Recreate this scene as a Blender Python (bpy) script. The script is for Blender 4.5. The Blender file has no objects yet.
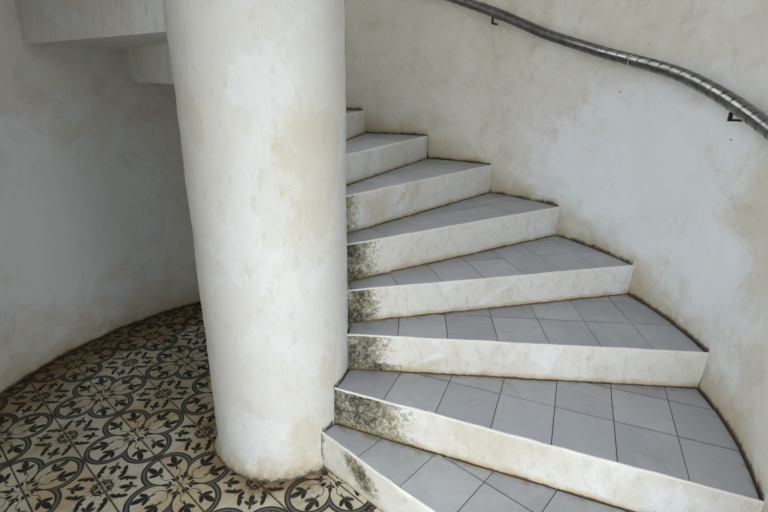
import bpy, bmesh, math, random
from mathutils import Vector, Matrix, noise
random.seed(7)
S = bpy.context.scene
COL = S.collection
D = math.radians

# ------------------------------------------------------------------ camera
cam_d = bpy.data.cameras.new('camera')
cam_d.sensor_width = 36.0
cam_d.lens = 473.07 / 768 * 36.0
cam_d.clip_start = 0.02
cam = bpy.data.objects.new('camera', cam_d)
COL.objects.link(cam)
fw = Vector((-0.09760217, 0.93362709, -0.34469446))
rt = Vector((0.99370686, 0.11054776, 0.01805205))
up = Vector((-0.05495909, 0.34076333, 0.93854134))
cam.matrix_world = Matrix(((rt.x, up.x, -fw.x, 0.65465), (rt.y, up.y, -fw.y, -1.80850),
                           (rt.z, up.z, -fw.z, 1.59497), (0, 0, 0, 1)))
S.camera = cam

# ------------------------------------------------------------------ sky and exposure
w = bpy.data.worlds.new('overcast_sky')
S.world = w
w.use_nodes = True
bg = w.node_tree.nodes['Background']
bg.inputs['Color'].default_value = (0.93, 0.97, 1.0, 1)
bg.inputs['Strength'].default_value = 1.6
S.view_settings.view_transform = 'Standard'
S.view_settings.look = 'None'
S.view_settings.gamma = 1.0
S.view_settings.use_curve_mapping = False
S.view_settings.exposure = 1.45

# ------------------------------------------------------------------ measured layout (metres)
RC = 0.306                       # column radius
RW = 1.715                       # wall radius
WX, WY = 0.139, 0.044            # centre of the round wall
ZK = [0, .179, .362, .5385, .704, .8887, 1.078, 1.239, 1.400, 1.575, 1.765, 1.960]
TI = [0, -41.02, -26.09, 3.71, 23.57, 40.62, 61.66, 78.26, 93.67, 109.5, 134.0, 165.0]
TO = [0, -40.40, -19.89, 1.29, 21.53, 40.74, 58.30, 74.83, 90.61, 107.5, 125.0, 143.3]
while len(ZK) < 22:
    n = len(ZK)
    ZK.append(1.960 + .176 * (n - 11)); TI.append(202.0 + 16.5 * (n - 12)); TO.append(160.3 + 16.5 * (n - 12))
NSTEP = 20
SOLID = 8                        # steps up to here stand on the ground, later ones are thin slabs
SLAB = {10: .195, 11: .215}        # slab thickness where it differs from .176
DOOR_A, DOOR_B, DOOR_H = 258.0, 317.0, 2.30
WIN_R, WIN_L = (65.0, 103.0, 2.50, 4.22), (112.0, 152.0, 2.50, 4.22)    # unglazed light openings high in the wall: angles, heights
ZTOP = 4.35


def pin(t, r=RC):
    return Vector((r * math.cos(D(t)), r * math.sin(D(t)), 0))


def pout(t, r=RW):
    return Vector((WX + r * math.cos(D(t)), WY + r * math.sin(D(t)), 0))


# ------------------------------------------------------------------ node helper: python expressions -> math nodes
class Ex:
    def __init__(s, g, k): s.g, s.k = g, k
    def m(s, op, *a, clamp=False):
        n = s.g.nodes.new('ShaderNodeMath'); n.operation = op; n.use_clamp = clamp
        for i, v in enumerate((s,) + a):
            if isinstance(v, Ex): s.g.links.new(v.k, n.inputs[i])
            else: n.inputs[i].default_value = v
        return Ex(s.g, n.outputs[0])
    def __add__(s, o): return s.m('ADD', o)
    __radd__ = __add__
    def __sub__(s, o): return s.m('SUBTRACT', o)
    def __rsub__(s, o): return (s * -1.0) + o
    def __mul__(s, o): return s.m('MULTIPLY', o)
    __rmul__ = __mul__
    def __truediv__(s, o): return s.m('DIVIDE', o)
    def min(s, o): return s.m('MINIMUM', o)
    def max(s, o): return s.m('MAXIMUM', o)
    def abs(s): return s.m('ABSOLUTE')
    def sqrt(s): return s.m('SQRT')
    def sat(s): return s.m('ADD', 0.0, clamp=True)


def step(e, a, b):
    """0 at a, 1 at b (smooth), a may be above b"""
    n = e.g.nodes.new('ShaderNodeMapRange'); n.interpolation_type = 'SMOOTHSTEP'
    e.g.links.new(e.k, n.inputs['Value'])
    if a < b:
        n.inputs['From Min'].default_value = a; n.inputs['From Max'].default_value = b
        n.inputs['To Min'].default_value = 0; n.inputs['To Max'].default_value = 1
    else:
        n.inputs['From Min'].default_value = b; n.inputs['From Max'].default_value = a
        n.inputs['To Min'].default_value = 1; n.inputs['To Max'].default_value = 0
    return Ex(e.g, n.outputs['Result'])


def hyp(a, b): return (a * a + b * b).sqrt()


class Mat:
    def __init__(s, name, rough=.8, spec=.3):
        s.m = bpy.data.materials.new(name); s.m.use_nodes = True
        s.g = s.m.node_tree
        s.b = s.g.nodes['Principled BSDF']
        s.b.inputs['Roughness'].default_value = rough
        s.b.inputs['Specular IOR Level'].default_value = spec
        s.tc = s.g.nodes.new('ShaderNodeTexCoord')
        s.co = s.tc.outputs['Object']
    def xyz(s):
        n = s.g.nodes.new('ShaderNodeSeparateXYZ'); s.g.links.new(s.co, n.inputs[0])
        return [Ex(s.g, n.outputs[i]) for i in range(3)]
    def noise(s, scale, detail=4, rough=.55, dist=0., stretch=None, off=(0, 0, 0), world=False):
        co = s.co
        if world:
            co = s.g.nodes.new('ShaderNodeNewGeometry').outputs['Position']
        mp = s.g.nodes.new('ShaderNodeMapping'); s.g.links.new(co, mp.inputs['Vector'])
        mp.inputs['Location'].default_value = off
        if stretch: mp.inputs['Scale'].default_value = stretch
        n = s.g.nodes.new('ShaderNodeTexNoise')
        n.inputs['Scale'].default_value = scale; n.inputs['Detail'].default_value = detail
        n.inputs['Roughness'].default_value = rough; n.inputs['Distortion'].default_value = dist
        s.g.links.new(mp.outputs[0], n.inputs['Vector'])
        return Ex(s.g, n.outputs['Fac'])
    def attr(s, name):
        n = s.g.nodes.new('ShaderNodeAttribute'); n.attribute_name = name
        return Ex(s.g, n.outputs['Fac'])
    def rand(s):
        n = s.g.nodes.new('ShaderNodeObjectInfo'); return Ex(s.g, n.outputs['Random'])
    def rgb(s, c):
        n = s.g.nodes.new('ShaderNodeRGB'); n.outputs[0].default_value = (*c, 1); return n.outputs[0]
    def mix(s, a, b, f, mode='MIX'):
        n = s.g.nodes.new('ShaderNodeMix'); n.data_type = 'RGBA'; n.blend_type = mode
        for i, v in ((6, a), (7, b)):
            if isinstance(v, tuple): n.inputs[i].default_value = (*v, 1)
            else: s.g.links.new(v, n.inputs[i])
        if isinstance(f, Ex): s.g.links.new(f.k, n.inputs[0])
        else: n.inputs[0].default_value = f
        return n.outputs[2]
    def color(s, c): s.g.links.new(c, s.b.inputs['Base Color'])
    def rough(s, e): s.g.links.new(e.k, s.b.inputs['Roughness'])
    def bump(s, e, dist=.002, strength=1.):
        n = s.g.nodes.new('ShaderNodeBump'); n.inputs['Distance'].default_value = dist
        n.inputs['Strength'].default_value = strength
        s.g.links.new(e.k, n.inputs['Height']); s.g.links.new(n.outputs[0], s.b.inputs['Normal'])


# ------------------------------------------------------------------ materials
def plaster_base(M, base, warm, cool, warm_amt=.7, cool_amt=.8):
    """limewashed plaster: big warm stains, cool fresh-paint patches, fine scratches"""
    c = M.rgb(base)
    w1 = M.noise(1.7, 6, .6, .6)
    w2 = M.noise(4.1, 6, .62, .4, off=(3, 5, 1))
    c = M.mix(c, warm, step(w1 * .6 + w2 * .4, .49, .66) * warm_amt)
    p1 = M.noise(2.3, 8, .62, 1.1, off=(9, 2, 4))
    c = M.mix(c, cool, step(p1, .52, .60) * cool_amt)
    p2 = M.noise(7.5, 8, .68, .8, off=(1, 7, 2))
    c = M.mix(c, cool, step(p2, .58, .64) * (cool_amt * .55))
    f = M.noise(42, 6, .7, 0, stretch=(1, 1, .45))
    c = M.mix(c, tuple(v * .72 for v in base), step(f, .58, .74) * .35)
    return c


def plaster_bump(M, k=1.):
    a = M.noise(5, 5, .55); b = M.noise(22, 6, .62); c = M.noise(90, 4, .6, stretch=(1, 1, .6))
    M.bump(a * .55 + b * .35 + c * .12, .007 * k, .8)


def blob(M, x, y, z, ctr, r, warp, soft=.25):
    dx, dy, dz = x - ctr[0], y - ctr[1], z - ctr[2]
    dd = (dx * dx / (r[0] ** 2) + dy * dy / (r[1] ** 2) + dz * dz / (r[2] ** 2)).sqrt()
    return step(dd + warp, 1 + soft, 1 - soft)


def make_wall_mat():
    M = Mat('limewashed_wall_plaster', .85, .2)
    c = plaster_base(M, (.71, .695, .65), (.60, .565, .48), (.75, .755, .755), .8, .4)
    x, y, z = M.xyz()
    wp = (M.noise(2.6, 7, .62, .4, off=(2, 2, 2)) - .5) * 2.2
    for ctr, r in (((.6, 1.7, 1.9), (.9, .6, .7)), ((1.85, -.1, 1.25), (.3, .25, .4)), ((1.6, .9, 2.0), (.5, .5, .22))):
        c = M.mix(c, (.62, .59, .49), blob(M, x, y, z, ctr, r, wp, .5) * .5)
    st = M.noise(6.5, 9, .74, .5, off=(5, 3, 8))
    c = M.mix(c, (.45, .42, .35), step(st, .46, .72) * .45)
    sc = M.noise(19, 9, .76, .3, stretch=(1, 1, .7), off=(2, 8, 5))
    c = M.mix(c, (.76, .775, .785), step(sc, .52, .68) * .5)
    wq = (M.noise(3.4, 10, .74, .6, off=(7, 2, 9)) - .5) * 3.4
    for ctr, r in (((1.72, .75, 1.15), (.45, .60, .50)), ((1.84, .25, .75), (.4, .30, .35)), ((1.45, 1.05, .95), (.4, .4, .4)), ((-1.5, .6, .8), (.6, .8, .55))):
        c = M.mix(c, (.77, .825, .87), blob(M, x, y, z, ctr, r, wq, .35) * .8)
    ab = M.attr('above')
    n1 = M.noise(9, 6, .65, .5); n2 = M.noise(30, 5, .7)
    # yellowish damp rising from the treads and the floor, then a dark dirt line
    n3 = M.noise(4.5, 7, .65, .6, off=(6, 1, 3))
    dm = M.attr('damp')
    c = M.mix(c, (.50, .45, .35), step(dm + (n3 - .5) * .9, .34, .0) * .45)
    c = M.mix(c, (.40, .30, .17), step(dm + (n1 - .5) * .34, .15, -.02) * .48)
    c = M.mix(c, (.40, .31, .18), step(ab + (n1 - .5) * .1, .06, .0) * .5)
    dirt = step(ab + (n2 - .5) * .035 + (n1 - .5) * .03, .022, .006)
    c = M.mix(c, (.055, .042, .028), dirt * .9)
    # tiny dark specks
    v = M.noise(34, 2, .5, off=(4, 4, 4))
    c = M.mix(c, (.12, .07, .045), step(v, .765, .79) * .8)
    M.color(c); plaster_bump(M, 1.)
    return M.m


def make_column_mat():
    M = Mat('limewashed_column_plaster', .72, .28)
    c = plaster_base(M, (.71, .705, .68), (.65, .62, .545), (.74, .76, .77), .6, .7)
    x, y, z = M.xyz()
    wp = (M.noise(6.5, 9, .72, .5, stretch=(1, 1, .6)) - .5) * 4.2
    # bare yellow patches and the bluish repainted patches
    for ctr, r in (((.24, -.19, 1.30), (.13, .13, .24)), ((-.14, -.27, 1.47), (.05, .07, .10)),
                   ((.17, -.25, .16), (.08, .08, .13)), ((.26, -.15, .45), (.06, .06, .12))):
        c = M.mix(c, (.62, .565, .45), blob(M, x, y, z, ctr, r, wp, .2) * .5)
    for ctr, r in (((-.02, -.30, .22), (.14, .10, .13)), ((.12, -.27, 1.62), (.10, .10, .12)),
                   ((.01, -.31, 1.05), (.10, .1, .16))):
        c = M.mix(c, (.78, .80, .83), blob(M, x, y, z, ctr, r, wp * 1.0, .2) * .55)
    sc = M.noise(24, 9, .76, .2, stretch=(1, 1, .5), off=(3, 3, 3))
    c = M.mix(c, (.58, .55, .48), step(sc, .52, .66) * .45)
    n1 = M.noise(14, 6, .66); n2 = M.noise(38, 5, .7)
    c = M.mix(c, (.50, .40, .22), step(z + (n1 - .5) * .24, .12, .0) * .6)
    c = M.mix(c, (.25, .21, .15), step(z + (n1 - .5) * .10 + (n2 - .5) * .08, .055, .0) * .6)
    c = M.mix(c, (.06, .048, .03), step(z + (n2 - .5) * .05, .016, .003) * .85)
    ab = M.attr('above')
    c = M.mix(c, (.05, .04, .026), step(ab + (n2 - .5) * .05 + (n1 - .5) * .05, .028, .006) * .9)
    M.color(c); plaster_bump(M, .9)
    return M.m


def make_riser_mat():
    M = Mat('riser_plaster', .8, .2)
    c = plaster_base(M, (.72, .71, .675), (.58, .54, .44), (.76, .785, .80), .7, .85)
    x, y, z = M.xyz()
    rz = M.attr('rz'); mo = M.attr('mould'); lip = M.attr('lip')
    n1 = M.noise(13, 6, .68, .5); n2 = M.noise(45, 6, .72); n3 = M.noise(34, 8, .76, .4, stretch=(1, 1, .5))
    # drip streaks
    c = M.mix(c, (.50, .45, .36), step(n3, .48, .68) * .5)
    c = M.mix(c, (.50, .36, .18), step(rz + (n1 - .5) * .06, .035, .0) * .65)
    c = M.mix(c, (.07, .05, .03), step(rz + (n2 - .5) * .02 + (n1 - .5) * .012, .0065, .001) * .85)
    n4 = M.noise(85, 5, .75)
    m1 = mo.min(.72) + (n1 - .5) * 1.0 + (n2 - .5) * 1.5 + (n4 - .5) * 1.2
    on = step(mo, .02, .2)
    c = M.mix(c, (.27, .235, .13), step(m1, .10, .50) * on * .7)
    c = M.mix(c, (.04, .04, .028), step(m1, .34, .95) * on * .95)
    c = M.mix(c, (.80, .79, .75), lip * .7)
    M.color(c); plaster_bump(M, .8)
    return M.m


def make_stair_tile_mat():
    M = Mat('grey_glazed_tile', .38, .45)
    r = M.rand()
    a = M.mix((.325, .342, .375), (.395, .412, .445), r)
    n = M.noise(3.2, 7, .65, .8, world=True); n2 = M.noise(17, 7, .7, .4, world=True); n3 = M.noise(90, 3, .6, world=True)
    c = M.mix(a, (.45, .465, .49), step(n, .48, .66) * .55)
    c = M.mix(c, (.29, .272, .235), step(n2, .53, .75) * .6)
    c = M.mix(c, (.12, .10, .08), step(n3, .74, .80) * .5)
    ed = M.attr('dirt')
    c = M.mix(c, (.22, .175, .11), step(ed + (n2 - .5) * 1.4, .45, .95) * .75)
    M.color(c)
    M.rough((n2 * .5 + .16))
    M.bump(n2 * .6 + n3 * .1, .0008, .5)
    return M.m


def make_plain(name, c1, c2, rough, scale, bumpd=.002, metal=0., spec=.3):
    M = Mat(name, rough, spec)
    n = M.noise(scale, 6, .65, .3); n2 = M.noise(scale * 6, 4, .6)
    M.color(M.mix(c1, c2, step(n * .6 + n2 * .4, .38, .62)))
    M.b.inputs['Metallic'].default_value = metal
    M.bump(n2, bumpd, .6)
    return M.m


def make_rail_mat():
    M = Mat('dull_dark_steel_wrap', .3, .5)
    n = M.noise(25, 6, .65); sv = M.attr('seam')
    c = M.mix((.13, .13, .13), (.22, .215, .205), step(n, .35, .65))
    c = M.mix(c, (.05, .045, .04), step(sv, .5, 1.) * .8)
    M.color(c); M.b.inputs['Metallic'].default_value = .85
    M.rough(n * .2 + .12)
    return M.m


T = .2225                        # floor tile pitch


def make_floor_tile_mat():
    M = Mat('printed_cement_tile', .62, .3)
    x, y, z = M.xyz()
    # tile local frame: (0,0) of the print is the corner with the four-lobed ring
    x = x / T + .5; y = y / T + .5
    wob = (M.noise(9, 2, .5, world=True) - .5) * .012
    x = x + wob; y = y - wob
    u = x.max(y); v = x.min(y)
    aa = .016

    def ell(cx, cy, a, b, ang):
        ca, sa = math.cos(D(ang)), math.sin(D(ang))
        dx, dy = u - cx, v - cy
        p = (dx * ca + dy * sa) / a; q = (dy * ca - dx * sa) / b
        return (hyp(p, q) - 1.0) * min(a, b)

    def line(cx, cy, rad, th): return (hyp(u - cx, v - cy) - rad).abs() - th

    def seg(x0, y0, x1, y1, th):
        L = math.hypot(x1 - x0, y1 - y0); ex, ey = (x1 - x0) / L, (y1 - y0) / L
        dx, dy = u - x0, v - y0
        t = (dx * ex + dy * ey).max(0.0).min(L)
        return hyp(dx - t * ex, dy - t * ey) - th

    def bud(cx, cy, ang, s):
        ca, sa = math.cos(D(ang)), math.sin(D(ang))
        def at(p, q): return cx + (p * ca - q * sa) * s, cy + (p * sa + q * ca) * s
        e = ell(*at(.055, 0), .075 * s, .034 * s, ang)
        e = e.min(ell(*at(-.01, .045), .055 * s, .025 * s, ang + 48))
        e = e.min(ell(*at(-.01, -.045), .055 * s, .025 * s, ang - 48))
        e = e.min(seg(*at(-.11, .0), *at(0, 0), .010 * s))
        return e
    sd = hyp(u - .53, v) - .460
    uv = u + v
    dark = ((sd + .010).abs() - .017).max(.74 - uv).min(((sd + .090).abs() - .016).max(.68 - uv))
    grey = ((sd + .052).abs() - .040).max(.74 - uv)
    # scrolls that part the lobes near the centre
    dark = dark.min(((sd + .090).abs() - .013).max(uv - .70).max(.20 - u))
    dark = dark.min((u - v - .012).max(uv - .80).max(.62 - uv))
    # leaf in every half lobe
    dark = dark.min(bud(.60, .175, 14, 1.7))
    dark = dark.min(line(.40, .02, .15, .008).max(u - .55).max(.06 - v))
    # small bud at the heart of the ring
    dark = dark.min(bud(.15, .145, 45, 1.0))
    dark = dark.min(ell(.20, .03, .06, .026, 10))
    # ornament between the rings
    dark = dark.min(bud(.67, .655, 45, 1.25))
    dark = dark.min(ell(.83, .53, .10, .042, 35))
    dark = dark.min(ell(.94, .64, .085, .04, 75))
    dark = dark.min(ell(.885, .59, .034, .06, 45))
    dark = dark.min(bud(.93, .86, 80, .8))
    thin = line(.80, .66, .115, .006).min(seg(.62, .60, .98, .98, .005))
    thin = thin.min(seg(.985, .55, .985, .98, .008))
    n1 = M.noise(2.4, 6, .65, .6, world=True); n2 = M.noise(16, 7, .7, .3, world=True); n3 = M.noise(60, 4, .6, world=True)
    c = M.mix((.59, .56, .455), (.48, .42, .30), step(n1, .42, .62))
    rr = M.rand()
    c = M.mix(c, (.46, .31, .12), step(rr, .75, .95) * .5)
    c = M.mix(c, (.17, .16, .13), step(thin, .006, -.006) * .6)
    c = M.mix(c, (.12, .118, .116), step(grey, .01, -.01))
    c = M.mix(c, (.012, .012, .012), step(dark, .009, -.009) * (1.0 - step(n2, .62, .80) * .3))
    c = M.mix(c, (.20, .15, .085), step(n2, .50, .72) * .35)
    # brown grime: towards the wall and along the tile edges
    ed = M.attr('edge')
    c = M.mix(c, (.075, .05, .026), step(ed + (n2 - .5) * .9 + (n3 - .5) * .3, .6, 1.1) * .75)
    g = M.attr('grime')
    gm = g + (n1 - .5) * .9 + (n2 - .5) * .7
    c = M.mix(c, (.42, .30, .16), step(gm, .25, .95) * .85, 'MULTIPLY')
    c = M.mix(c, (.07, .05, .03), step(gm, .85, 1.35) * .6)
    M.color(c)
    M.rough(n2 * .35 + .38)
    M.bump(n2 * .5 + n3 * .2, .001, .5)
    return M.m


MW = make_wall_mat()
MC = make_column_mat()
MR = make_riser_mat()
MT = make_stair_tile_mat()
MF = make_floor_tile_mat()
MRAIL = make_rail_mat()
MGROUT = make_plain('dark_grout', (.035, .028, .02), (.085, .068, .048), .95, 30, .003)
MIRON = make_plain('rusty_black_iron', (.018, .016, .014), (.06, .035, .022), .6, 60, .0008, .6)
MGROUND = make_plain('pale_outdoor_paving', (.40, .39, .37), (.50, .49, .46), .9, 3)
MTIE = make_plain('pale_cord', (.6, .58, .5), (.7, .68, .6), .8, 50)


# ------------------------------------------------------------------ object helpers
def mesh_obj(name, verts, faces, mat, parent=None, smooth=False, attrs=None, link=True):
    me = bpy.data.meshes.new(name)
    me.from_pydata(verts, [], faces)
    me.materials.append(mat)
    if smooth: me.polygons.foreach_set('use_smooth', [True] * len(me.polygons))
    for k, vals in (attrs or {}).items():
        a = me.attributes.new(k, 'FLOAT', 'POINT'); a.data.foreach_set('value', vals)
    me.update()
    o = bpy.data.objects.new(name, me)
    if link: COL.objects.link(o)
    if parent: o.parent = parent
    return o


def tag(o, label, cat, kind=None, group=None):
    o['label'] = label; o['category'] = cat
    if kind: o['kind'] = kind
    if group: o['group'] = group
    return o


def empty(name, loc=(0, 0, 0)):
    o = bpy.data.objects.new(name, None); o.location = loc; o.empty_display_size = .1
    COL.objects.link(o)
    return o


def fix_normals(o):
    bm = bmesh.new(); bm.from_mesh(o.data)
    bmesh.ops.recalc_face_normals(bm, faces=bm.faces)
    bm.to_mesh(o.data); bm.free()


def rough(p, amp, f=3.): return amp * noise.fractal(Vector(p) * f, 1.0, 2.0, 3)


# ------------------------------------------------------------------ round wall
def base_height(th, z):
    """height above the tread or floor under a wall point"""
    best = z
    for k in range(1, NSTEP + 1):
        if TO[k] <= th < TO[k + 1] or (k < 3 and TO[k] <= th - 360 < TO[k + 1]):
            if z >= ZK[k]: best = z - ZK[k]
            elif k <= SOLID: best = 0.
    return max(best, 0.)


def damp_height(th, z):
    """height above the sloping line of the flight, for stains that creep up the wall"""
    for k in range(1, NSTEP):
        m0 = (TO[k] + TO[k + 1]) / 2; m1 = (TO[k + 1] + TO[k + 2]) / 2
        if m0 <= th < m1:
            zz = ZK[k] + (ZK[k + 1] - ZK[k]) * (th - m0) / (m1 - m0)
            if z > zz - .12 or k <= SOLID: return z - zz
    return z


def wall_piece(name, a0, a1, z0, z1, label, thick=.26, hole=None):
    na = max(2, int((a1 - a0) / .6)); nz = max(2, int((z1 - z0) / .03))
    V, F, A, DM = [], [], [], []
    n1 = nz + 1
    for side in (0, 1):
        for i in range(na + 1):
            th = a0 + (a1 - a0) * i / na
            for j in range(n1):
                z = z0 + (z1 - z0) * j / nz
                p = pout(th); p.z = z
                r = RW + (rough(p, .006, 1.6) + rough(p, .0022, 7.) if side == 0 else thick)
                p = pout(th, r); V.append((p.x, p.y, z))
                A.append(base_height(th if th < 300 else th - 360, z) if side == 0 else 1.)
                DM.append(damp_height(th if th < 300 else th - 360, z) if side == 0 else 1.)
    N = (na + 1) * n1

    def solid(i, j):
        if not (0 <= i < na and 0 <= j < nz): return False
        if hole:
            th = a0 + (a1 - a0) * (i + .5) / na; z = z0 + (z1 - z0) * (j + .5) / nz
            if hole[0] < th < hole[1] and hole[2] < z < hole[3]: return False
        return True
    smooth = []
    for i in range(na):
        for j in range(nz):
            if not solid(i, j): continue
            a, b, c, d = i * n1 + j, i * n1 + j + 1, (i + 1) * n1 + j + 1, (i + 1) * n1 + j
            F.append((a, b, c, d)); smooth.append(True)
            F.append((N + d, N + c, N + b, N + a)); smooth.append(True)
            for (ii, jj), (p, q) in (((i - 1, j), (a, b)), ((i, j + 1), (b, c)), ((i + 1, j), (c, d)), ((i, j - 1), (d, a))):
                if not solid(ii, jj): F.append((q, p, N + p, N + q)); smooth.append(False)
    o = mesh_obj(name, V, F, MW, attrs={'above': A, 'damp': DM})
    o.data.polygons.foreach_set('use_smooth', smooth)
    o.data.set_sharp_from_angle(angle=D(50))
    return tag(o, label, 'wall', 'structure')


wall_piece('wall_right', DOOR_B - 360, 108, 0, ZTOP, 'stained white curved plaster wall along the stairs, carrying the handrail', hole=WIN_R)
wall_piece('wall_left', 108, DOOR_A, 0, ZTOP, 'dim grey-white curved plaster wall left of the column, above patterned floor', hole=WIN_L)
wall_piece('wall_front', DOOR_A, DOOR_B, DOOR_H, ZTOP, 'white plaster wall over the open doorway behind the camera')

# ground outside the doorway and the ceiling above the stairwell
V = [(-9, -12, -.10), (9, -12, -.10), (9, 4, -.10), (-9, 4, -.10), (-9, -12, -.02), (9, -12, -.02), (9, 4, -.02), (-9, 4, -.02)]
F = [(0, 3, 2, 1), (4, 5, 6, 7), (0, 1, 5, 4), (1, 2, 6, 5), (2, 3, 7, 6), (3, 0, 4, 7)]
tag(mesh_obj('ground', V, F, MGROUND), 'pale paved ground outside the open doorway', 'ground', 'structure')


# unseen wall added beside the entrance to keep sky light off the left wall
V = [(x, y, z) for z in (-.02, 3.4) for x, y in ((1.62, -2.3), (1.85, -2.3), (1.85, -7.5), (1.62, -7.5))]
F = [(0, 3, 2, 1), (4, 5, 6, 7), (0, 1, 5, 4), (1, 2, 6, 5), (2, 3, 7, 6), (3, 0, 4, 7)]
o = mesh_obj('wall_light_blocker', V, F, MGROUND)
fix_normals(o)
tag(o, 'added grey light-blocking wall outside, right of the entrance', 'wall', 'structure')


def disc(name, r, z0, z1, mat, n=128, loc=(0, 0, 0)):
    V, F = [], []
    for z in (z0, z1):
        for i in range(n):
            a = 2 * math.pi * i / n; V.append((WX + r * math.cos(a), WY + r * math.sin(a), z))
    F.append(tuple(reversed(range(n)))); F.append(tuple(range(n, 2 * n)))
    for i in range(n): F.append((i, (i + 1) % n, n + (i + 1) % n, n + i))
    return mesh_obj(name, V, F, mat)


tag(disc('ceiling', RW + .26, ZTOP, ZTOP + .15, MR), 'plain white plaster ceiling high above the stairwell', 'ceiling', 'structure')
floor = tag(disc('floor', RW + .26, -.06, -.0035, MGROUT), 'dark patterned cement tile floor round the column foot', 'floor', 'structure')


# ------------------------------------------------------------------ polygon tools
def clip_half(poly, p, n):
    """keep the side where (q-p).n >= 0"""
    out = []; eps = 1e-7
    dd = [(q[0] - p[0]) * n[0] + (q[1] - p[1]) * n[1] for q in poly]
    for i in range(len(poly)):
        j = (i + 1) % len(poly)
        a, b, da, db = poly[i], poly[j], dd[i], dd[j]
        if da >= -eps: out.append(a)
        if (da > eps and db < -eps) or (da < -eps and db > eps):
            t = da / (da - db); out.append((a[0] + (b[0] - a[0]) * t, a[1] + (b[1] - a[1]) * t))
    return out


def clip_circle(poly, r, cx=WX, cy=WY, n=180):
    for i in range(n):
        a = 2 * math.pi * i / n
        if len(poly) < 3: return []
        if max((q[0] - cx) * math.cos(a) + (q[1] - cy) * math.sin(a) for q in poly) <= r: continue
        poly = clip_half(poly, (cx + r * math.cos(a), cy + r * math.sin(a)), (-math.cos(a), -math.sin(a)))
    return poly


def area(poly):
    return .5 * sum(poly[i][0] * poly[(i + 1) % len(poly)][1] - poly[(i + 1) % len(poly)][0] * poly[i][1] for i in range(len(poly)))


def densify(poly, d):
    out = []
    for i in range(len(poly)):
        a, b = poly[i], poly[(i + 1) % len(poly)]
        n = max(1, int(math.hypot(b[0] - a[0], b[1] - a[1]) / d))
        for j in range(n): out.append((a[0] + (b[0] - a[0]) * j / n, a[1] + (b[1] - a[1]) * j / n))
    return out


def push_column(poly, r):
    """move the part of a polygon that lies in the column out to its face"""
    if all(math.hypot(*q) > r for q in poly):
        q = densify(poly, .02)
        if all(math.hypot(*s) > r for s in q): return poly
    q = densify(poly, .02)
    if all(math.hypot(*s) <= r for s in q): return []
    out = []
    for s in q:
        l = math.hypot(*s)
        p = s if l >= r else (s[0] * r / l, s[1] * r / l)
        if not out or math.hypot(p[0] - out[-1][0], p[1] - out[-1][1]) > 1e-4: out.append(p)
    return out


def tidy(poly, eps=.002):
    out = []
    for q in poly:
        if not out or math.hypot(q[0] - out[-1][0], q[1] - out[-1][1]) > eps: out.append(q)
    while len(out) > 2 and math.hypot(out[0][0] - out[-1][0], out[0][1] - out[-1][1]) <= eps: out.pop()
    return out


def slab_mesh(poly, z0, z1, bev=.0012):
    """prism with a tiny chamfer on the top edge"""
    n = len(poly)
    cx = sum(q[0] for q in poly) / n; cy = sum(q[1] for q in poly) / n
    ins = []
    for q in poly:
        l = math.hypot(q[0] - cx, q[1] - cy) or 1
        k = max(0, 1 - bev * 1.3 / l); ins.append((cx + (q[0] - cx) * k, cy + (q[1] - cy) * k))
    V = [(q[0], q[1], z0) for q in poly] + [(q[0], q[1], z1 - bev) for q in poly] + [(q[0], q[1], z1) for q in ins]
    F = [tuple(reversed(range(n))), tuple(range(2 * n, 3 * n))]
    for r in (0, 1):
        for i in range(n): F.append((r * n + i, r * n + (i + 1) % n, (r + 1) * n + (i + 1) % n, (r + 1) * n + i))
    return V, F


# ------------------------------------------------------------------ patterned floor tiles
E1 = Vector((.8131, -.5821, 0)); E2 = Vector((.5821, .8131, 0))
ANG = math.atan2(E1.y, E1.x)
TA, TB = .2185, .2260            # pitch along the two joint directions
A0, B0 = -.486, -.503            # a corner where four rings meet
JTA, JTB = .0014, .0044


def under_stairs(c):
    l = math.hypot(c[0], c[1]); t = math.degrees(math.atan2(c[1] - WY * .5, c[0] - WX * .5))
    return -38 < t < TO[9] - 1 and l > .2


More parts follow.
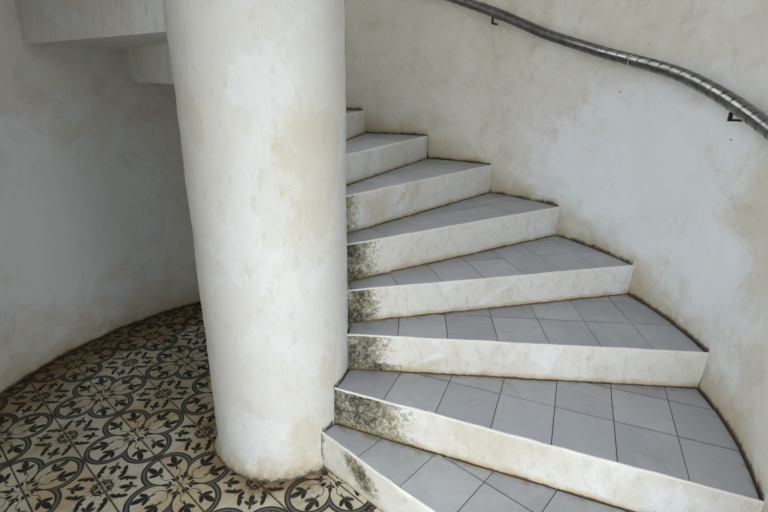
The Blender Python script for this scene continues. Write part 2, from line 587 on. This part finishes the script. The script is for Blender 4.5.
count = 0
for i in range(-9, 11):
    for j in range(-8, 12):
        a_c = A0 + (i + .5) * TA; b_c = B0 + (j + .5) * TB
        c = E1 * a_c + E2 * b_c
        # print orientation: ring corners sit at even lattice points
        ri = 0 if i % 2 == 0 else 1
        rj = 0 if j % 2 == 0 else 1
        q = {(0, 0): 0, (1, 0): 1, (1, 1): 2, (0, 1): 3}[(ri, rj)]
        ca = ANG + q * math.pi / 2
        hx, hy = (TA / 2, TB / 2) if q % 2 == 0 else (TB / 2, TA / 2)
        jx, jy = (JTA, JTB) if q % 2 == 0 else (JTB, JTA)
        hx -= jx / 2; hy -= jy / 2
        loc = [(-hx, -hy), (hx, -hy), (hx, hy), (-hx, hy)]
        R = lambda p: (c.x + p[0] * math.cos(ca) - p[1] * math.sin(ca), c.y + p[0] * math.sin(ca) + p[1] * math.cos(ca))
        Ri = lambda p: ((p[0] - c.x) * math.cos(ca) + (p[1] - c.y) * math.sin(ca), -(p[0] - c.x) * math.sin(ca) + (p[1] - c.y) * math.cos(ca))
        wp = [R(p) for p in loc]
        dmax = max(math.hypot(p[0] - WX, p[1] - WY) for p in wp)
        if min(math.hypot(p[0] - WX, p[1] - WY) for p in wp) > RW: continue
        if under_stairs(c) and all(under_stairs(p) for p in wp): continue
        if c.y < -1.75: continue
        poly = wp
        th = math.degrees(math.atan2(c.y - WY, c.x - WX)) % 360
        if dmax > RW - .006: poly = clip_circle(poly, RW - .006)
        if len(poly) < 3 or area(poly) < .0015: continue
        if all(math.hypot(*p) < RC - .01 for p in poly): continue
        lp = tidy([Ri(p) for p in poly])
        if len(lp) < 3: continue
        # inner grid ring for the edge attribute
        n = len(lp); cx = sum(p[0] for p in lp) / n; cy = sum(p[1] for p in lp) / n
        rings = [(1., -.012, 1.), (1., -.0009, 1.), (.99, 0., 1.), (.965, 0., .45), (.90, 0., 0.)]
        V, F, ED, GR = [], [], [], []
        dz = random.uniform(-.0006, .0006)
        dl = densify(lp, .045); n = len(dl)
        for k, z, e in rings:
            for p in dl:
                V.append((cx + (p[0] - cx) * k, cy + (p[1] - cy) * k, z))
                eb = hy - abs(p[1]) if q % 2 == 0 else hx - abs(p[0])      # distance to the open joint
                ED.append(e if eb < .012 else e * .3)
        V.append((cx, cy, 0)); ED.append(0.)
        for r in range(len(rings) - 1):
            for s in range(n): F.append((r * n + s, r * n + (s + 1) % n, (r + 1) * n + (s + 1) % n, (r + 1) * n + s))
        F.append(tuple(reversed(range(n))))
        L = (len(rings) - 1) * n
        for s in range(n): F.append((L + s, L + (s + 1) % n, len(V) - 1))
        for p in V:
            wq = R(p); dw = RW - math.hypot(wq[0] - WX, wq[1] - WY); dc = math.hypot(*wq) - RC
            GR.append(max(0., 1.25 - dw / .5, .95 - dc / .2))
        o = mesh_obj('tile', V, F, MF, floor, attrs={'edge': ED, 'grime': GR})
        o.location = (c.x, c.y, dz); o.rotation_euler = (random.uniform(-.0015, .0015), random.uniform(-.0015, .0015), ca)
        count += 1
print('floor tiles', count)

# ------------------------------------------------------------------ central column
nz, na = 240, 180
V, F, AB = [], [], []


def column_above(deg, z):
    for k in range(1, 10):
        if TI[k] <= deg < TI[k + 1]:
            return abs(z - ZK[k]) if z > ZK[k] - .01 else 1.
    return 1.


for j in range(nz + 1):
    z = ZTOP * (j / nz) ** 1.3
    for i in range(na):
        a = 2 * math.pi * i / na
        p = Vector((RC * math.cos(a), RC * math.sin(a), z))
        r = RC + rough(p, .0035, 3.) + rough(p, .0016, 11.)
        r += .024 * max(0., 1 - z / .075) ** 2 * (.8 + .5 * noise.noise(Vector((p.x * 9, p.y * 9, 2)))) 
        V.append((r * math.cos(a), r * math.sin(a), z))
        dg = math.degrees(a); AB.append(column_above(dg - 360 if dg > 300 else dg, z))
for j in range(nz):
    for i in range(na):
        F.append((j * na + i, j * na + (i + 1) % na, (j + 1) * na + (i + 1) % na, (j + 1) * na + i))
F.append(tuple(reversed(range(na)))); F.append(tuple(range(nz * na, nz * na + na)))
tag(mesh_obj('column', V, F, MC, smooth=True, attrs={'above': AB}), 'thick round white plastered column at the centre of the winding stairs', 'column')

# ------------------------------------------------------------------ winding staircase
stairs = tag(empty('spiral_staircase', (0, 0, 0)), 'winding masonry staircase with grey tiled treads and mould-stained white risers', 'staircase')


def mould(k, s, z, h):
    """s: metres from the column along the riser, z: metres above the tread below"""
    if k == 1:
        d1 = math.hypot((s - .24) / .075, (z - .105 + (s - .24) * .5) / .045)
        return max(0., 1.0 - .55 * d1) + max(0., .75 - s / .04)
    ext = {2: .36, 3: .21, 4: .17, 5: .23, 6: .24, 7: .16, 8: .1}.get(k, .1)
    m = max(0., 1.15 - s / ext)
    if k == 3: m = max(m, .9 - abs(s - .12) / .22 - max(0, z - .03) / .04)
    if k == 2: m *= 1.05
    return m


def Pst(k, s, t):
    """plan point of step k: s 0 column..1 wall, t 0 nose..1 back"""
    ti = TI[k] + (TI[k + 1] - TI[k]) * t; to = TO[k] + (TO[k + 1] - TO[k]) * t
    return pin(ti, RC - .004).lerp(pout(to, RW + .004), s)


for k in range(1, NSTEP + 1):
    zt = ZK[k]
    zb = 0. if k <= SOLID else zt - SLAB.get(k, .176)
    zl = ZK[k - 1]
    fine = k <= 9
    ns = 130 if fine else 24
    # profile: (forward offset into the step, height, t)
    prof = []
    z_rows = []
    if zb < zl - .01: z_rows.append(zb)
    nr = 18 if fine else 3
    for r in range(nr + 1): z_rows.append(max(zb, zl - .004) + (zt - .007 - max(zb, zl - .004)) * r / nr)
    for z in z_rows: prof.append((0., z, 0.))
    prof += [(.0012, zt - .0035, 0.), (.0045, zt - .0008, 0.), (.009, zt - .0008, 0.), (.0105, zt - .008, 0.)]
    for t in (.25, .5, .75, 1.): prof.append((0., zt - .008, t))
    prof.append((0., zb, 1.))
    for t in (.75, .5, .25): prof.append((0., zb, t))
    V, F, RZ, MO, LIP = [], [], [], [], []
    A = Pst(k, 0, 0); B = Pst(k, 1, 0); L = (B - A).length
    nrm = Vector((-(B - A).y, (B - A).x, 0)).normalized()
    for i in range(ns + 1):
        s = (i / ns) ** 1.15
        for off, z, t in prof:
            p = Pst(k, s, t)
            if t == 0.:
                p = p + nrm * off
                q = Vector((p.x, p.y, z))
                if fine and z > zl:
                    wv = rough(q, .0045, 4.) + rough(q, .0016, 16.)
                    p = p + nrm * (wv * .9)
                    z = z + rough((p.x, p.y, 3.), .0022, 7.) * max(0., (z - zl) / (zt - zl))
            V.append((p.x, p.y, z))
            rz = z - zl
            RZ.append(rz if t == 0. and fine else .1); MO.append(mould(k, s * L, rz, zt - zl) if t == 0. and off == 0. else 0.)
            LIP.append(1. if (t == 0. and off > 0.) else 0.)
    m = len(prof)
    for i in range(ns):
        for j in range(m):
            F.append((i * m + j, i * m + (j + 1) % m, (i + 1) * m + (j + 1) % m, (i + 1) * m + j))
    F.append(tuple(range(m))); F.append(tuple(ns * m + j for j in reversed(range(m))))
    body = mesh_obj('step', V, F, MR, stairs, attrs={'rz': RZ, 'mould': MO, 'lip': LIP})
    fix_normals(body)
    body.data.polygons.foreach_set('use_smooth', [True] * len(body.data.polygons))
    body.data.set_sharp_from_angle(angle=D(35))
    if k > 9: continue
    # ---- tread: dark grout bed and tiles laid in a grid squared to the nose
    a = pin(TI[k]); b = pout(TO[k]); ex = (b - a).normalized(); ey = Vector((-ex.y, ex.x, 0))
    a2 = pin(TI[k + 1]); b2 = pout(TO[k + 1]); e2 = (b2 - a2).normalized(); n2 = Vector((e2.y, -e2.x, 0))
    big = []
    p0 = a - ex * .4
    big = [tuple((p0 + ex * x + ey * y)[:2]) for x, y in ((0, 0), (2.6, 0), (2.6, 1.4), (0, 1.4))]

    def tread_clip(poly, front, back, wall, colm):
        f = a + ey * front
        poly = clip_half(poly, f, (ey.x, ey.y))
        g = a2 + n2 * back
        if len(poly) >= 3: poly = clip_half(poly, g, (n2.x, n2.y))
        if len(poly) >= 3: poly = clip_circle(poly, RW - wall)
        # keep only the side of the axis that the step is on
        if len(poly) >= 3: poly = clip_half(poly, (0, 0), (ex.x, ex.y))
        if len(poly) >= 3: poly = push_column(poly, RC + colm)
        if len(poly) >= 3: poly = clip_half(poly, f, (ey.x, ey.y))
        if len(poly) >= 3: poly = clip_half(poly, g, (n2.x, n2.y))
        poly = tidy(poly)
        return poly if len(poly) >= 3 and area(poly) > .0004 else []
    bed = tread_clip(big, .0095, -.002, -.002, -.002)
    if bed:
        V, F = slab_mesh(bed, zt - .010, zt - .0028, .0004)
        mesh_obj('grout_bed', V, F, MGROUT, body)
    PA, PB, J, JY = .2208, .2345, .0034, .0052
    off0 = {1: .212, 2: .224, 3: .225, 4: .252, 5: .276, 6: .262, 7: .25, 8: .23, 9: .23}[k]
    for i in range(-2, 9):
        for j in range(0, 4):
            x0 = off0 + (i - 1) * PA; y0 = .009 + j * PB
            if j == 0: y0 = .0
            y1 = .009 + (j + 1) * PB
            quad = [tuple((a + ex * x + ey * y)[:2]) for x, y in ((x0 + J / 2, y0 + JY / 2), (x0 + PA - J / 2, y0 + JY / 2), (x0 + PA - J / 2, y1 - JY / 2), (x0 + J / 2, y1 - JY / 2))]
            if max(math.hypot(*q) for q in quad) < RC: continue
            poly = tread_clip(quad, .0092, .004 + random.uniform(0, .004), .009 + random.uniform(0, .006), .006)
            if not poly: continue
            cx = sum(p[0] for p in poly) / len(poly); cy = sum(p[1] for p in poly) / len(poly)
            loc = densify([(p[0] - cx, p[1] - cy) for p in poly], .06)
            dz = random.uniform(-.0005, .0005)
            V, F = slab_mesh(loc, -.009, 0., .0011)
            n = len(loc); last = 2 * n
            # add an inner ring so that dirt can fade in from the riser edge
            F.pop(1)
            for p in loc: V.append((p[0] * .8, p[1] * .8, 0.))
            V.append((0, 0, 0))
            for s in range(n):
                F.append((last + s, last + (s + 1) % n, 3 * n + (s + 1) % n, 3 * n + s))
                F.append((3 * n + s, 3 * n + (s + 1) % n, 4 * n))
            DI = []
            for p in V:
                wq = Vector((p[0] + cx, p[1] + cy, 0))
                dr = (wq - a2).dot(n2); dw = RW - math.hypot(wq.x - WX, wq.y - WY)
                DI.append(max(0., .95 - dr / .07, .9 - dw / .06, .35 if random.random() < .03 else 0.))
            o = mesh_obj('tile', V, F, MT, body, attrs={'dirt': DI})
            o.location = (cx, cy, zt + dz)
            o.rotation_euler = (random.uniform(-.003, .003), random.uniform(-.003, .003), 0)

# ------------------------------------------------------------------ handrail
RAIL = [(-47, 1.06), (-30, 1.222), (-14, 1.368), (-1.1, 1.473), (9.9, 1.578), (18.2, 1.652), (28.4, 1.720), (35.0, 1.764),
        (47.7, 1.871), (57.8, 1.984), (66.9, 2.076), (80, 2.20), (100, 2.41), (120, 2.62), (150, 2.94), (180, 3.26)]
RO = RW - .070


def rail_z(t):
    for i in range(len(RAIL) - 1):
        if RAIL[i][0] <= t <= RAIL[i + 1][0]:
            p0 = RAIL[max(0, i - 1)]; p1 = RAIL[i]; p2 = RAIL[i + 1]; p3 = RAIL[min(len(RAIL) - 1, i + 2)]
            u = (t - p1[0]) / (p2[0] - p1[0]); h = p2[0] - p1[0]
            m1 = (p2[1] - p0[1]) / (p2[0] - p0[0]) * h; m2 = (p3[1] - p1[1]) / (p3[0] - p1[0]) * h
            return (2 * u ** 3 - 3 * u * u + 1) * p1[1] + (u ** 3 - 2 * u * u + u) * m1 + (-2 * u ** 3 + 3 * u * u) * p2[1] + (u ** 3 - u * u) * m2
    return RAIL[0][1] if t < RAIL[0][0] else RAIL[-1][1]


def rail_p(t):
    p = pout(t, RO); p.z = rail_z(t); return p


rail = tag(empty('handrail', pout(6.5)), 'dark steel wrapped handrail following the curved wall above the stairs', 'handrail')
o_r = Vector(rail.location)
RR = .0280
V, F, SE = [], [], []
NT, NC = 3000, 28
t0, t1 = -44., 176.
dist = 0.; prev = None
for i in range(NT + 1):
    t = t0 + (t1 - t0) * i / NT
    c = rail_p(t)
    tg = (rail_p(t + .4) - rail_p(t - .4)).normalized()
    if prev: dist += (c - prev).length
    prev = c
    sx = tg.cross(Vector((0, 0, 1))).normalized(); sy = sx.cross(tg).normalized()
    for j in range(NC):
        a = 2 * math.pi * j / NC
        # sleeves slipped over the pipe: each overlaps the next with a small lip
        ph = (dist / .068 + .16 * math.cos(a - .6)) % 1.0
        e = min(ph, 1 - ph)
        r = RR + .0012 * (1 - ph) - .0014 * max(0., 1 - e / .05) + rough(c * .5, .0008, 5.)
        q = c + sx * (r * math.cos(a)) + sy * (r * math.sin(a)) - o_r
        V.append(q[:]); SE.append(max(0., 1. - e / .05))
for i in range(NT):
    for j in range(NC):
        F.append((i * NC + j, i * NC + (j + 1) % NC, (i + 1) * NC + (j + 1) % NC, (i + 1) * NC + j))
F.append(tuple(range(NC))); F.append(tuple(NT * NC + j for j in reversed(range(NC))))
pipe = mesh_obj('rail', V, F, MRAIL, rail, smooth=True, attrs={'seam': SE})
fix_normals(pipe)


def bar(V, F, p, q, wdt, hgt, upv):
    d = (q - p).normalized(); s = d.cross(upv).normalized(); u2 = s.cross(d)
    b = len(V)
    for e in (p, q):
        for i, j in ((-1, -1), (1, -1), (1, 1), (-1, 1)): V.append((e + s * (i * wdt / 2) + u2 * (j * hgt / 2))[:])
    F += [(b, b + 1, b + 2, b + 3), (b + 7, b + 6, b + 5, b + 4)]
    for i in range(4): F.append((b + i, b + 4 + i, b + 4 + (i + 1) % 4, b + (i + 1) % 4))


for t in (6.3, 60.3, 114.5, 168.0):
    c = rail_p(t); rad = (c - pout(t, 0) * 1).copy(); rad.z = 0; rad = (pout(t, 1) - pout(t, 0)).normalized()
    tan = Vector((-rad.y, rad.x, 0))
    el = c - Vector((0, 0, .062))
    V, F = [], []
    bar(V, F, el - Vector((0, 0, .004)) - o_r, c - Vector((0, 0, .020)) - o_r, .010, .012, rad)
    bar(V, F, el - rad * .004 - o_r, el + rad * .076 - o_r, .012, .009, Vector((0, 0, 1)))
    # wall plate
    wp = el + rad * .0715
    bar(V, F, wp - o_r, wp + rad * .004 - o_r, .016, .013, Vector((0, 0, 1)))
    br = mesh_obj('bracket', V, F, MIRON, rail)
    fix_normals(br)
# pale cord tied round the rail
t = 28.2
c = rail_p(t); tg = (rail_p(t + .4) - rail_p(t - .4)).normalized()
sx = tg.cross(Vector((0, 0, 1))).normalized(); sy = sx.cross(tg).normalized()
V, F = [], []
for j in range(32):
    a = 2 * math.pi * j / 32
    for m in range(6):
        b = 2 * math.pi * m / 6
        r = RR + .002 + .0016 * math.cos(b)
        V.append((c + (sx * math.cos(a) + sy * math.sin(a)) * r + tg * (.0016 * math.sin(b)) - o_r)[:])
for j in range(32):
    for m in range(6): F.append((j * 6 + m, j * 6 + (m + 1) % 6, ((j + 1) % 32) * 6 + (m + 1) % 6, ((j + 1) % 32) * 6 + m))
tie = mesh_obj('cord_tie', V, F, MTIE, rail, smooth=True)
tie['label'] = 'pale cord tied round the rail'
fix_normals(tie)
